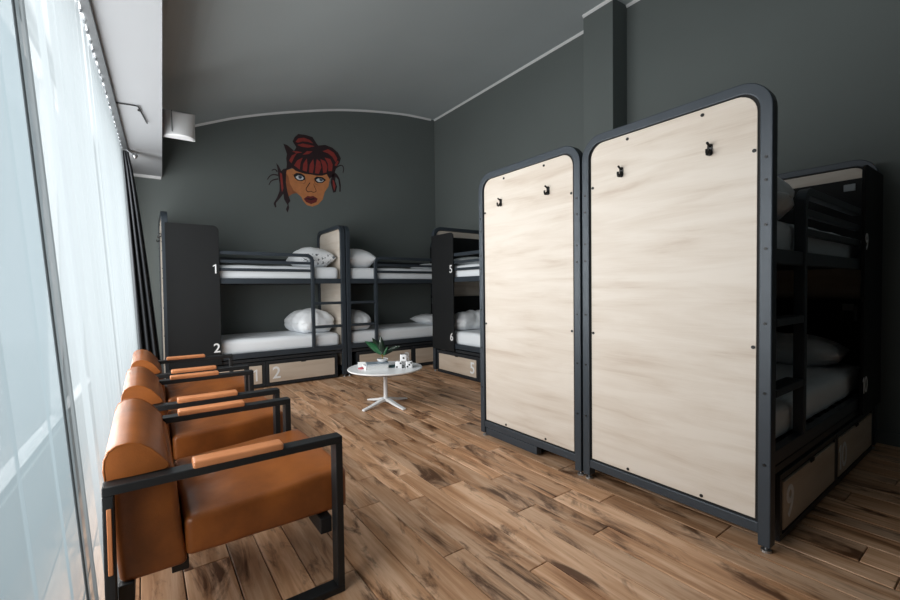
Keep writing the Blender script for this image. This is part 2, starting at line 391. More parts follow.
# ------------------------------------------------------------------ floor of individual planks, laid along the room
mb = MB(); mb.box(XL-.45, XR+.1, YF-.1, YB+.1, -.08, -.012); fl = struct(mb.build('floor', 'subfloor'))
def plank(x0, x1, y0, y1):
    g = .0022; c = .0026; mb = MB()
    a = [(x0+g,y0+g),(x1-g,y0+g),(x1-g,y1-g),(x0+g,y1-g)]; b = [(x0+g+c,y0+g+c),(x1-g-c,y0+g+c),(x1-g-c,y1-g-c),(x0+g+c,y1-g-c)]
    mb.add([(x,y,-.012) for x,y in a] + [(x,y,-.0018) for x,y in a] + [(x,y,0) for x,y in b],
           [(0,1,5,4),(1,2,6,5),(2,3,7,6),(3,0,4,7),(4,5,9,8),(5,6,10,9),(6,7,11,10),(7,4,8,11),(8,9,10,11)])
    mb.build('plank', 'plank', fl)
rows = [XL-.25, XL-.13, XL]
for wd in [.13,.18,.15,.18,.12,.13,.17,.18,.172,.118,.12,.113,.18,.15,.12,.18,.14,.18,.12,.18,.15,.12,.18,.18,.13,.18,.15,.12,.18,.14,.18,.17]:
    if rows[-1] + wd > XR - .06: break
    rows.append(rows[-1] + wd)
rows.append(XR)
rp = random.Random(11)
fixed = {.800: 1.527, 1.211: 1.744, .62: 1.20, 1.75: 1.25}
for i in range(len(rows)-1):
    start = None
    for k, v in fixed.items():
        if abs(rows[i]-k) < .03: start = v
    y = (start if start else rp.uniform(0, 1.2)) - 3*1.15
    while y + .3 < -.7: y += 1.15
    ys = [y]
    while ys[-1] < YB - .35:
        ys.append(ys[-1] + (1.15 if start and ys[-1] < start-.1 else rp.choice([.75, .95, 1.15, 1.3])))
    ys[-1] = YB
    for a, b in zip(ys, ys[1:]): plank(rows[i], rows[i+1], a, b)

# ------------------------------------------------------------------ bunk beds
L, W, H = 2.10, 0.985, 2.11
def rrect(u0, u1, v0, v1, r, n=7, corners=(1,1,1,1)):
    out = []
    for (cx, cy, a0, c) in ((u1-r, v0+r, -90, corners[0]), (u1-r, v1-r, 0, corners[1]), (u0+r, v1-r, 90, corners[2]), (u0+r, v0+r, 180, corners[3])):
        if c: out += [(cx+r*math.cos(math.radians(a0+90*k/n)), cy+r*math.sin(math.radians(a0+90*k/n))) for k in range(n+1)]
        else:
            out.append((u1 if cx > (u0+u1)/2 else u0, v1 if cy > (v0+v1)/2 else v0))
    return out
def arch_frame(x0, x1):
    """rounded steel hoop with legs and a bottom bar, in the y-z plane"""
    t = .048; r = .13; n = 9; mb = MB()
    out = [(0, .03)] + [(r - r*math.cos(PI/2*k/n), H-r + r*math.sin(PI/2*k/n)) for k in range(n+1)]
    out += [(W-a, b) for a, b in reversed(out)]
    inn = [(t, .03)] + [(r - (r-t)*math.cos(PI/2*k/n), H-r + (r-t)*math.sin(PI/2*k/n)) for k in range(n+1)]
    inn += [(W-a, b) for a, b in reversed(inn)]
    m = len(out); vs = []
    for x in (x0, x1): vs += [(x, a, b) for a, b in out] + [(x, a, b) for a, b in inn]
    fs = []
    for i in range(m-1):
        fs += [(i, i+1, m+i+1, m+i), (2*m+i, 3*m+i, 3*m+i+1, 2*m+i+1), (i, 2*m+i, 2*m+i+1, i+1), (m+i, m+i+1, 3*m+i+1, 3*m+i)]
    fs += [(0, m, 3*m, 2*m), (m-1, 3*m-1, 4*m-1, 2*m-1)]
    mb.add(vs, fs); mb.box(x0+.004, x1-.004, t-.002, W-t+.002, .080, .130)
    return mb
BOLT = MB().cyl((0,0,0), (-.004,0,0), .0065, 8).mesh('bolt', 'black_metal')
SCREW = MB().cyl((0,0,0), (-.003,0,0), .0085, 10).mesh('screw', 'black_metal')
FOOT = MB().lathe([(.006,.035),(.006,.012),(.021,.010),(.022,0)], 0, 0, 14).mesh('foot', 'chrome')
hk = MB().prism(rrect(-.012, .012, -.008, .05, .0115, 5), 0, -.004, 0)
hk.tube([(-.004,0,.02),(-.016,0,.006),(-.024,0,-.006),(-.032,0,-.006),(-.037,0,.006),(-.036,0,.018)], .0065, 8)
hk.tube([(-.004,0,.036),(-.02,0,.044),(-.032,0,.05)], .006, 8)
HOOK = hk.mesh('hook', 'black_metal', smooth=False)
def bunk(label, loc, rz, flip, nums, dnums, back=False, mat='steel', guide=False, bare=None):
    root = thing('bunk_bed', label, 'bunk bed', loc, rz, 'numbered bunk beds')
    def X(a, b): return (L-b, L-a) if flip else (a, b)
    def x1(a): return L-a if flip else a
    # end frames with oak-faced panels
    for e in (0, 1):
        outer_left = (e == 0)                       # local x=0 end or x=L end
        x0, xx = (0, .06) if e == 0 else (L-.06, L)
        fr = arch_frame(x0, xx).build('end_frame', mat, root, bevel=.004)
        sx = 0 if e == 0 else L; sgn = 1 if e == 0 else -1
        for y in (.024, W-.024):
            link('foot', FOOT, fr, loc=(x0+.03, y, 0))
            for z in (1.76, 1.66, 1.465, 1.36, 1.03, .72, .40):
                b = link('bolt', BOLT, fr, loc=(sx, y, z)); b.scale = (sgn, 1, 1)
        xa, xb = (.010, .034) if e == 0 else (L-.034, L-.010)
        mb = MB(); mb.prism(rrect(.044, W-.044, .126, H-.044, .092, 7, (0,1,1,0)), 0, xa+.004, xb-.004)
        core = mb.build('end_panel', 'gap', root)
        for (fa, fb) in ((xa, xa+.004), (xb-.004, xb)):
            mb = MB(); mb.prism(rrect(-(W/2-.0605), W/2-.0605, -.9575, .9595, .085, 7, (0,1,1,0)), 0, fa-xa, fb-xa)
            mb.build('oak_face', 'oak', core, loc=(xa, W/2, 1.0985), bevel=.0012, seg=1)
        fx = xa if e == 0 else xb
        for y, z in ((.29,2.03),(.685,2.03),(.29,.156),(.685,.156),(.072,1.80),(W-.072,1.80),(.072,.92),(W-.072,.92)):
            b = link('screw', SCREW, core, loc=(fx, y, z)); b.scale = (sgn, 1, 1)
        for y in (() if e == bare else (.255, .722)):
            b = link('hook', HOOK, core, loc=(fx, y, 1.832)); b.scale = (sgn, 1, 1)
    # bed decks and long rails
    for z0, z1 in ((1.295, 1.362), (.385, .452)):
        for y0 in (0.004, W-.039):
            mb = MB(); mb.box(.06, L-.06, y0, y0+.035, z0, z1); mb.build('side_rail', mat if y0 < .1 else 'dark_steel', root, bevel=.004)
        mb = MB()
        for k in range(13):
            xs = .12 + k*(L-.28)/12; mb.box(xs, xs+.07, .039, W-.039, z0+.022, z0+.040)
        mb.build('slat_deck', 'dark_steel', root)
    # guard rail that bends down into the ladder post
    xp, xe, r = .43, L-.55, .10; ri = r-.042
    poly = [(xp, .452)] + [(xp+r - r*math.cos(PI/2*k/8), 1.685-r + r*math.sin(PI/2*k/8)) for k in range(9)] + [(xe, 1.685), (xe, 1.643)]
    poly += [(xp+r - ri*math.sin(PI/2*k/8), 1.685-r + ri*math.cos(PI/2*k/8)) for k in range(9)] + [(xp+.042, .452)]
    poly = [(x1(a), b) for a, b in poly]
    mb = MB(); mb.prism(poly, 1, -.004, .042); mb.build('guard_rail', mat, root, bevel=.004)
    for z in (1.545, 1.447):
        mb = MB(); a, b = X(xp+.04, xe+.02); mb.box(a, b, .004, .034, z, z+.036); mb.build('guard_bar', mat, root, bevel=.003)
    for z in (1.64, 1.545):
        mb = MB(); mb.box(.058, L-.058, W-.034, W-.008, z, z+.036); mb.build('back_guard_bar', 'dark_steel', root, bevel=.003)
    for z in (1.012, .695):
        mb = MB(); a, b = X(.058, xp+.004); mb.box(a, b, -.002, .07, z, z+.036); mb.build('rung', mat, root, bevel=.004)
    # privacy board with the bed numbers
    a, b = X(L-.552, L-.030)
    cor = (0, 0, 1, 0) if not flip else (0, 1, 0, 0)
    mb = MB(); mb.prism(rrect(a, b, .345, 1.97, .06, 6, cor), 1, -.022, -.004)
    pv = mb.build('privacy_board', 'black_board', root, bevel=.002)
    nx = x1(L-.505)
    for s_, z in ((nums[0], 1.468), (nums[1], .540)):
        o = link('number', text_mesh(s_, .15), pv, loc=(nx, -.0232, z)); o.rotation_euler = (PI/2, 0, 0)
    # headboards behind the pillows, with a socket each
    for z0, z1 in ((1.385, 1.965), (.47, 1.09)):
        a, b = X(L-.098, L-.082); mb = MB(); mb.box(a, b, .05, W-.05, z0, z1); hb = mb.build('headboard', 'black_board', root, bevel=.002)
        sa, sb = X(L-.106, L-.098); mb = MB(); mb.box(sa, sb, .11, .175, z1-.085, z1-.035); mb.build('socket', 'sock', hb, bevel=.003)
        if z0 < 1:
            for y in (.10, .86):
                mb = MB(); mb.tube([(sa, y, z1-.16), (sa, y, z1-.05)], .012, 10); mb.build('reading_light', 'sock', hb)
    # two wheeled under-bed drawers
    for di, (a, b) in enumerate(((.135, 1.06), (1.065, 1.99))):
        a, b = X(a, b); mb = MB()
        mb.box(a, b, .014, .034, .012, .325)
        mb.box(a, b, .034, .64, .03, .05).box(a, a+.015, .034, .64, .03, .30).box(b-.015, b, .034, .64, .03, .30).box(a, b, .625, .64, .03, .30)
        mb.box(a, b, .004, .014, .300, .325).box(a, b, .004, .014, .012, .04).box(a, a+.03, .004, .014, .04, .30).box(b-.03, b, .004, .014, .04, .30)
        dr = mb.build('drawer', 'dark_steel' if mat == 'steel' else mat, root, bevel=.002)
        mb = MB(); mb.box(-(b-a)/2+.042, (b-a)/2-.042, 0, .012, -.113, .113)
        o = mb.build('oak_front', 'oak_x', dr, bevel=.002, loc=((a+b)/2, .002, .168))
        mb = MB(); mb.box(-.03, .03, -.002, .004, -.009, .009); mb.build('finger_pull', 'gap', dr, loc=((a+b)/2, .0, .283), bevel=.003)
        for k in (a+.08, b-.08): mb = MB(); mb.cyl((k-.01, .10, .02), (k+.01, .10, .02), .02, 12); mb.build('wheel', 'black_metal', dr)
    left, right = sorted(((.135, 1.06), (1.065, 1.99)) if not flip else ((L-1.06, L-.135), (L-1.99, L-1.065)))
    drs = [c for c in root.children if c.name.startswith('drawer')]
    byx = sorted(drs, key=lambda d: min(v.co.x for v in d.data.vertices))
    for d, (rng), (s_, side) in zip(byx, (left, right), dnums):
        xx = rng[0] + .125 if side == 'l' else rng[1] - .115
        o = link('number', text_mesh(s_, .21), d, loc=(xx, .0008, .165)); o.rotation_euler = (PI/2, 0, 0)
    mb = MB(); mb.box(.06, L-.06, .012, .034, .335, .372); mb.build('drawer_lintel', 'dark_steel', root, bevel=.003)
    if back:
        mb = MB(); mb.box(.06, L-.06, W-.006, W-.001, .35, 1.97); mb.build('back_board', 'black_board', root)
    if guide:
        mb = MB(); mb.box(L-.062, L-.012, .05, .60, .018, .074); mb.build('drawer_guide', mat, root, bevel=.003)
    return root
mo = M['oak'].copy(); mo.name = 'light_oak_darkened'; M['oak_x'] = mo  # same oak as the panels, its darker drawer tone put into the colour
for e_ in [n_ for n_ in mo.node_tree.nodes if n_.type == 'VALTORGB'][0].color_ramp.elements: e_.color = (e_.color[0]*.86, e_.color[1]*.80, e_.color[2]*.74, 1)
BK = {}
def add_bunk(key, label, loc, rz, flip, nums, dnums, back=False, mat='steel'):
    BK[key] = (Vector(loc), rz, flip); bunk(label, loc, rz, flip, nums, dnums, back, mat, key == 7, {1: 1, 3: 0}.get(key))
add_bunk(9, 'slate steel bunk bed numbered 9 and 10, its ladder beside the largest oak end panel', (2.218, .680, 0), 0, False, ('9','10'), (('9','l'),('10','l')), True)
add_bunk(7, 'bunk bed with an oak end panel, back to back with bunk 9 and 10', (2.218+L, 2.665, 0), PI, True, ('7','8'), (('7','r'),('8','l')), True)
add_bunk(1, 'bunk bed numbered 1 and 2 under the painted woman, black privacy board beside the drape', (.178, 5.625, 0), 0, True, ('1','2'), (('1','r'),('2','l')))
add_bunk(3, 'bunk bed behind the round white table, between the bunks numbered 1, 2 and 5, 6', (2.292, 5.625, 0), 0, False, ('3','4'), (('3','r'),('4','r')))
add_bunk(5, 'bunk bed numbered 5 and 6 standing lengthwise along the wall with the pilaster', (3.43, 5.20, 0), -PI/2, True, ('5','6'), (('5','r'),('6','l')))
def w(key, x, y, z):
    loc, rz, flip = BK[key]; x = L-x if flip else x
    return loc + Matrix.Rotation(rz, 3, 'Z') @ Vector((x, y, z))
# mattresses: one per bed
mt_mesh = rounded(1.955, .875, .185, .055, 4, (14, 7, 1), lambda q: q + Vector((0, 0, wrinkle(q, 4.0, .006) + (.006*(1-(q.x/.98)**2) if q.z > 0 else 0)))).mesh('mattress', 'sheet', smooth=True)
MLAB = {1: 'white mattress on the %s bed of the bunk under the painted woman', 3: 'white mattress on the %s bed of the bunk behind the round table', 5: 'white mattress on the %s bed beside the boards numbered 5 and 6',
        7: 'white mattress on the %s bed hidden behind the smaller oak end panel', 9: 'white mattress on the %s bed of the bunk with drawers 9 and 10'}
for k in BK:
    for lvl, z in ((0, 1.336), (1, .426)):
        o = link('mattress', mt_mesh); o.location = w(k, L/2, W/2, z+.0925); o.rotation_euler.z = BK[k][1]
        tag(o, MLAB[k] % ('upper','lower')[lvl], 'mattress', 'mattresses on the bunks')
def pillow_mesh(a, b, t, seed, mat='linen', crease=.012, ex=2.4):
    n = 22; mb = MB(); vs = []; ids = {}
    for s_ in (1, -1):
        for i in range(n+1):
            for j in range(n+1):
                u = math.sin((2*i/n-1)*PI/2); v = math.sin((2*j/n-1)*PI/2)
                edge = i in (0, n) or j in (0, n)
                if edge and s_ == -1: ids[(s_,i,j)] = ids[(1,i,j)]; continue
                hgt = t/2*((1-abs(u)**ex)*(1-abs(v)**ex))**.5 if not edge else 0
                kk = .07 if ex < 3 else .0; k = 1 - kk*(1-u*u)*v*v; k2 = 1 - kk*(1-v*v)*u*u
                q = Vector((a/2*u*k, b/2*v*k2, s_*hgt))
                q.z += wrinkle(q, 7, crease, seed)*(1 if not edge else .4) + wrinkle(q, 16, crease*.5, seed+3)
                if q.z < -t*.40: q.z = -t*.40
                ids[(s_,i,j)] = len(vs); vs.append(q)
    fs = []
    for s_ in (1, -1):
        for i in range(n):
            for j in range(n):
                f = (ids[(s_,i,j)], ids[(s_,i+1,j)], ids[(s_,i+1,j+1)], ids[(s_,i,j+1)])
                fs.append(f if s_ == 1 else f[::-1])
    mb.add(vs, fs); return mb.mesh('pillow', mat, smooth=True)
def duvet_mesh(a, b, t, seed, crease):
    def fn(q):
        u = q.z/(t/2); k = 1 - .02*math.cos(u*PI*2.5) - .10*max(0, u)**2
        d = (wrinkle(q, 6, crease, seed) + wrinkle(q, 15, crease*.6, seed+2))
        fold = crease*.8*math.sin((q.x*.6+q.y)*26 + seed*3 + 3*noise.noise(q*5))
        q = Vector((q.x*k, q.y*k, q.z)); n_ = q.normalized() if q.length else q
        dz = .22*t*(1-(2*q.x/a)**2)*(1-(2*q.y/b)**2) if q.z > 0 else 0
        q = q + n_*(d + .45*fold) + Vector((0,0,dz - (.1*t if q.z > 0 else 0)))
        q.z = max(q.z, -t*.5); return q
    return rounded(a, b, t, t*.42, 6, (14, 18, 5), fn).mesh('duvet', 'linen', smooth=True)
def pillow(name, key, x, y, z, size, rot, label, seed, mat='linen', group='bedding on the bunks', crease=.012):
    a, b, t = size
    if 'duvet' in name: o = link(name, duvet_mesh(a, b, t, seed, crease)); o.location = w(key, x, y, z + t*.5)
    else: o = link(name, pillow_mesh(a, b, t, seed, mat, crease, 2.6)); o.location = w(key, x, y, z + t*.40)
    o.rotation_euler = (rot[0], rot[1], BK[key][1] + rot[2]); tag(o, label, 'pillow' if 'pillow' in name else 'duvet', group); return o
U, LO = 1.527, .617
pillow('pillow', 1, .32, .50, U, (.46, .74, .32), (0,0,.05), 'plump white pillow with dark print on the upper bed numbered 1', 1.0, 'printed')
pillow('folded_duvet', 1, .35, .52, LO, (.52, .70, .29), (0,0,.1), 'thick folded white duvet by the ladder on the bed numbered 2', 2.0, crease=.016)
pillow('pillow', 3, .30, .45, U, (.46, .72, .32), (0,0,-.04), 'white pillow by the ladder of the upper bed behind the table', 3.3)
pillow('folded_duvet', 3, .27, .46, LO, (.36, .70, .26), (0,0,0), 'folded white duvet by the ladder of the lower bed behind the table', 4.1, crease=.018)
pillow('pillow', 3, 1.72, .55, LO, (.42, .62, .17), (0,0,.06), 'white pillow at the head of the lower bed behind the table', 5.7)
pillow('pillow', 3, 1.74, .55, U, (.42, .62, .13), (0,0,.06), 'white pillow at the head of the upper bed behind the table', 5.9)
pillow('pillow', 5, 1.74, .50, U, (.42, .70, .15), (0,0,0), 'white pillow at the head of the upper bed numbered 5', 6.2)
pillow('folded_duvet', 5, 1.72, .48, LO, (.34, .76, .24), (0,0,0), 'rolled white duvet at the head of the bed numbered 6', 7.9, crease=.02)
pillow('folded_duvet', 9, .33, .25, U, (.40, .40, .24), (0,0,0), 'bunched white duvet against the end panel on the upper bed numbered 9', 8.4, crease=.025)
pillow('folded_duvet', 9, .23, .25, LO, (.28, .36, .22), (0,0,0), 'bunched white duvet against the end panel on the lower bed numbered 10', 9.3, crease=.03)
pillow('pillow', 9, 1.73, .46, LO, (.42, .70, .24), (0,0,.05), 'white pillow at the head of the lower bed numbered 10', 10.7, crease=.02)

# ------------------------------------------------------------------ lounge chairs
def make_chair():
    root = thing('lounge_chair', '', 'chair', group='tan leather lounge chairs by the curtain')
    for s_ in (-1, 1):
        y0, y1 = (-.395, -.335) if s_ < 0 else (.335, .395)
        fr = MB(); fr.box(-.37, .37, y0, y1, .597, .625).box(-.37, .37, y0, y1, 0, .026).box(.342, .37, y0, y1, .026, .597).box(-.37, -.342, y0, y1, .026, .597)
        fo = fr.build('side_frame', 'chair_steel', root, bevel=.003)
        pd = rounded(.285, .064, .026, .008, 3, (6,1,1)); p = pd.build('arm_pad', 'pad', fo, smooth=True, loc=(.005, (y0+y1)/2, .634))
        st = MB(); yo = y0 if s_ < 0 else y1; st.box(-.360, -.348, yo-.004, yo+.004, .36, .56); st.build('leather_strip', 'pad', fo, bevel=.002)
    mb = MB()
    mb.box(.296, .342, -.336, .336, .225, .288).box(-.342, -.300, -.336, .336, .215, .285).box(-.20, -.15, -.30, .30, .25, .29)
    mb.box(-.30, .30, -.20, -.16, .262, .288).box(-.30, .30, .16, .20, .262, .288); mb.build('seat_support', 'chair_steel', root, bevel=.003)
    def seat_fn(q):
        u = q.x/.283; v = q.y/.33
        if q.z > 0:
            q.z += .014*(1-u*u)*(1-v*v) + .016*u*(1) + wrinkle(q, 6, .006, 3) - .014*math.exp(-((q.x+.20)/.05)**2)*abs(noise.noise(Vector((q.y*9, 1.3, 0))))*2
        q.x += .006 + .010*(1-v*v) if q.x > .2 else 0
        q.y *= 1 + .004*math.sin(q.x*30)
        return q
    rounded(.566, .66, .150, .024, 4, (16,14,2), seat_fn).build('seat_cushion', 'leather', root, smooth=True, loc=(.122, 0, .376))
    def back_fn(q):
        q.x += wrinkle(q, 5, .005, 8); q.x += -.06*(q.z/.34) * .5
        return q
    rounded(.185, .655, .345, .022, 4, (4,12,6), back_fn).build('back_cushion', 'leather', root, smooth=True, loc=(-.262, 0, .452))
    # D-shaped head bolster
    prof = [(-.364,.628),(-.368,.66),(-.366,.690),(-.355,.716),(-.335,.730),(-.305,.733),(-.275,.724),(-.248,.703),(-.224,.675),(-.204,.648),(-.198,.632),(-.21,.626),(-.30,.6255)]
    ys = [-.348,-.345,-.336,-.30] + [-.25+.05*i for i in range(11)] + [.30,.336,.345,.348]
    vs = []; fs = []; n = len(prof); cx, cz = -.28, .675
    for y in ys:
        k = 1 - .05*max(0, (abs(y)-.335)/.013)
        for (a, b) in prof: vs.append((cx+(a-cx)*k, y, cz+(b-cz)*k + noise.noise(Vector((y*7, a*9, 2)))*.003))
    for i in range(len(ys)-1):
        for k in range(n): fs.append((i*n+k, i*n+(k+1)%n, (i+1)*n+(k+1)%n, (i+1)*n+k))
    fs += [tuple(range(n)), tuple(range((len(ys)-1)*n, len(ys)*n))]
    me = MB().add(vs, fs).mesh('head_bolster', 'leather', smooth=True)
    for p in me.polygons:
        if len(p.vertices) > 4: p.use_smooth = False
    hb = link('head_bolster', me, root)
    for y in (-.346, .346): MB().tube([(cx+(a-cx)*.985, y, cz+(b-cz)*.985) for a, b in prof[:11]], .0035, 6).build('piping', 'leather', hb, smooth=True)
    return root
ch = make_chair()
CY = [2.0, 3.0, 3.985]
lab = ['tan leather lounge chair with black steel arms, farthest in the row from the bunk beds', 'tan leather lounge chair standing between the two other lounge chairs', 'tan leather lounge chair next to the black board of the bunk numbered 1']
for i, y in enumerate(CY):
    c = ch if i == 0 else copy_tree(ch)
    c.location = (.255 + (0, .012, .03)[i], y, 0); c['label'] = lab[i]
MURAL={
 'face':[(-0.305,-0.008),(-0.186,0.043),(0.006,0.007),(0.16,-0.003),(0.342,0.046),(0.368,-0.051),(0.343,-0.167),(0.279,-0.264),(0.247,-0.38),(0.173,-0.465),(0.083,-0.508),(-0.005,-0.495),(-0.058,-0.436),(-0.089,-0.374),(-0.151,-0.328),(-0.215,-0.346),(-0.278,-0.396),(-0.297,-0.313),(-0.315,-0.189)],
 'cheek':[(-0.306,-0.039),(-0.272,-0.098),(-0.249,-0.201),(-0.203,-0.291),(-0.147,-0.327),(-0.215,-0.346),(-0.278,-0.396),(-0.297,-0.313),(-0.315,-0.189)],
 'hair':[(-0.301,-0.007),(-0.289,0.09),(-0.297,0.173),(-0.285,0.239),(-0.324,0.354),(-0.333,0.382),(-0.282,0.376),(-0.221,0.335),(-0.18,0.304),(-0.145,0.366),(-0.198,0.445),(-0.165,0.516),(-0.111,0.573),(-0.004,0.58),(0.105,0.569),(0.159,0.492),(0.192,0.454),(0.305,0.486),(0.42,0.463),(0.513,0.4),(0.559,0.317),(0.533,0.233),(0.485,0.169),(0.46,0.097),(0.434,0.003),(0.399,-0.002),(0.364,-0.041),(0.319,0.027),(0.25,-0.006),(0.159,-0.019),(0.071,-0.014),(-0.016,-0.018),(-0.081,-0.01),(-0.165,0.009),(-0.217,0.046),(-0.259,0.018)],
 'lock_l':[(-0.286,0.027),(-0.342,0.008),(-0.373,-0.028),(-0.412,0.049),(-0.441,0.076),(-0.423,-0.015),(-0.419,-0.098),(-0.401,-0.221),(-0.404,-0.327),(-0.446,-0.437),(-0.484,-0.503),(-0.475,-0.576),(-0.455,-0.574),(-0.46,-0.511),(-0.402,-0.436),(-0.35,-0.362),(-0.341,-0.446),(-0.292,-0.525),(-0.318,-0.591),(-0.294,-0.636),(-0.27,-0.565),(-0.281,-0.503),(-0.249,-0.457),(-0.272,-0.395),(-0.293,-0.313),(-0.311,-0.188),(-0.302,-0.039)],
 'lock_r':[(0.454,0.074),(0.399,0.009),(0.381,-0.094),(0.403,-0.182),(0.42,-0.252),(0.465,-0.237),(0.485,-0.148),(0.456,-0.062),(0.467,0.008),(0.509,-0.032),(0.526,-0.143),(0.524,-0.225),(0.543,-0.223),(0.55,-0.117),(0.533,-0.017),(0.494,0.046)],
 'eye_l':[(-0.198,-0.062),(-0.155,-0.023),(-0.081,-0.019),(-0.028,-0.048),(-0.014,-0.104),(-0.073,-0.136),(-0.137,-0.137),(-0.178,-0.106)],
 'eye_r':[(0.118,-0.068),(0.159,-0.032),(0.249,-0.03),(0.31,-0.066),(0.247,-0.121),(0.168,-0.132),(0.135,-0.11)],
 'white_l':[(-0.167,-0.087),(-0.129,-0.056),(-0.077,-0.053),(-0.044,-0.083),(-0.057,-0.111),(-0.105,-0.124),(-0.143,-0.114)],
 'white_r':[(0.145,-0.087),(0.181,-0.06),(0.235,-0.056),(0.271,-0.078),(0.239,-0.107),(0.18,-0.115)],
 'iris_l':[(-0.124,-0.06),(-0.077,-0.053),(-0.065,-0.081),(-0.094,-0.109),(-0.123,-0.098)],
 'iris_r':[(0.199,-0.059),(0.249,-0.059),(0.257,-0.082),(0.23,-0.102),(0.201,-0.09)],
 'lips':[(-0.05,-0.402),(0.009,-0.352),(0.053,-0.355),(0.097,-0.341),(0.168,-0.377),(0.144,-0.435),(0.061,-0.473),(-0.015,-0.448)],
 'mouth':[(-0.035,-0.403),(0.019,-0.386),(0.059,-0.39),(0.103,-0.376),(0.152,-0.384),(0.103,-0.396),(0.058,-0.41),(0.015,-0.406)],
}
STRANDS=[
 [(-0.156,0.443),(-0.117,0.504),(-0.026,0.532),(0.06,0.516),(0.114,0.472),(0.038,0.48),(-0.049,0.474),(-0.114,0.44)],
 [(-0.131,0.405),(-0.05,0.441),(0.059,0.44),(0.135,0.432),(0.036,0.392),(-0.072,0.388)],
 [(-0.256,0.148),(-0.213,0.23),(-0.134,0.286),(-0.182,0.203),(-0.222,0.111)],
 [(-0.212,0.294),(-0.138,0.307),(-0.053,0.305),(-0.138,0.275)],
 [(-0.185,0.085),(-0.137,0.168),(-0.054,0.225),(-0.088,0.133),(-0.101,0.034)],
 [(-0.058,0.03),(-0.046,0.129),(0.01,0.225),(0.019,0.118),(0.006,0.018)],
 [(0.039,0.012),(0.052,0.134),(0.109,0.231),(0.122,0.123),(0.098,0.01)],
 [(0.133,0.015),(0.145,0.127),(0.165,0.24),(0.22,0.205),(0.234,0.119),(0.194,0.013)],
 [(0.262,0.034),(0.253,0.155),(0.221,0.249),(0.3,0.229),(0.333,0.145),(0.315,0.053)],
 [(0.348,0.08),(0.341,0.202),(0.29,0.283),(0.382,0.276),(0.419,0.193),(0.408,0.089)],
 [(0.258,0.377),(0.35,0.427),(0.442,0.388),(0.499,0.307),(0.474,0.235),(0.417,0.316),(0.349,0.36)],
 [(-0.053,0.268),(0.013,0.334),(0.101,0.349),(0.045,0.296)],
 [(-0.394,-0.053),(-0.364,-0.069),(-0.356,-0.173),(-0.348,-0.278),(-0.37,-0.344),(-0.382,-0.24)],
 [(0.415,-0.045),(0.438,-0.064),(0.46,-0.14),(0.439,-0.222),(0.417,-0.146)],
 [(0.45,0.186),(0.499,0.273),(0.522,0.254),(0.485,0.18)],
]
CURLS=[
 [(-0.419,-0.098),(-0.485,-0.097),(-0.535,-0.125),(-0.572,-0.182)],
 [(-0.42,-0.151),(-0.487,-0.175),(-0.527,-0.207),(-0.552,-0.258)],
 [(-0.43,-0.047),(-0.463,-0.017),(-0.509,-0.039)],
 [(0.472,0.149),(0.533,0.195),(0.58,0.202),(0.604,0.16),(0.59,0.09)],
 [(-0.461,-0.564),(-0.484,-0.524),(-0.459,-0.48)],
 [(0.051,-0.144),(0.012,-0.205),(-0.01,-0.252),(0.017,-0.288),(0.066,-0.273),(0.103,-0.286),(0.146,-0.259),(0.122,-0.2),(0.108,-0.153)],
 [(-0.198,-0.062),(-0.213,-0.051)],
 [(-0.018,-0.094),(-0.024,-0.154),(-0.063,-0.176)],
 [(0.118,-0.075),(0.13,-0.146),(0.179,-0.162)],
]

# ------------------------------------------------------------------ round table and what stands on it
TX, TY, TZ = 2.022, 3.97, .395
tb = thing('round_table', 'low round white pedestal table with a four-legged star base', 'table', (TX, TY, 0))
mb = MB(); mb.lathe([(.376,-.018),(.385,-.010),(.385,-.004),(.381,0)], 0, 0, 56); mb.build('table_top', 'white', tb, loc=(0,0,TZ))
mb = MB(); mb.lathe([(.345,-.030),(.374,-.0185)], 0, 0, 56); mb.build('under_edge', 'black_metal', tb, loc=(0,0,TZ))
mb = MB(); mb.lathe([(.024,.055),(.021,.10),(.020,TZ-.05),(.06,TZ-.032),(.06,TZ-.028)], 0, 0, 24); mb.build('pedestal', 'white', tb, smooth=False)
for k in range(4):
    a = math.radians(195 + 90*k - 4*(k % 2)); d = Vector((math.cos(a), math.sin(a), 0)); nn = Vector((-d.y, d.x, 0)); vs = []
    for rr, wd, zt, th in ((.0, .024, .078, .030), (.06, .024, .072, .028), (.18, .022, .040, .022), (.30, .020, .016, .016)):
        for sg in (-1, 1):
            for zz in (zt, zt-th): vs.append(d*rr + nn*wd*sg + Vector((0,0,zz)))
    fs = []
    for i in range(3):
        b = 4*i; fs += [(b, b+4, b+6, b+2), (b+1, b+3, b+7, b+5), (b, b+1, b+5, b+4), (b+2, b+6, b+7, b+3)]
    fs += [(0,2,3,1), (12,13,15,14)]
    MB().add(vs, fs).build('leg', 'white', tb, bevel=.004)
def book(label, loc, rz, sx, sy, sz, cover, pages='paper'):
    r = thing('book', label, 'book', loc, rz, 'books on the round table')
    c = .003
    MB().box(-sx/2+.003, sx/2-.004, -sy/2+.004, sy/2-.004, c, sz-c).build('pages', pages, r)
    mb = MB(); mb.box(-sx/2, sx/2, -sy/2, sy/2, 0, c).box(-sx/2, sx/2, -sy/2, sy/2, sz-c, sz).box(-sx/2, -sx/2+.003, -sy/2, sy/2, c, sz-c); mb.build('cover', cover, r, bevel=.0008, seg=1)
    return r
book('thick white book lying on the round table', (1.915, 3.975, TZ), math.radians(-12), .235, .165, .040, 'white')
book('grey book lying on top of the thick white book', (1.945, 3.99, TZ+.040), math.radians(-20), .225, .160, .014, 'book_grey')
book('thin teal booklet lying flat beside the plant', (2.13, 3.955, TZ), math.radians(8), .15, .11, .008, 'teal')
o = MB().box(-.035, .035, -.025, .025, 0, .014).build('card_box', 'red', None, bevel=.003, loc=(1.80, 4.05, TZ)); o.rotation_euler.z = .5
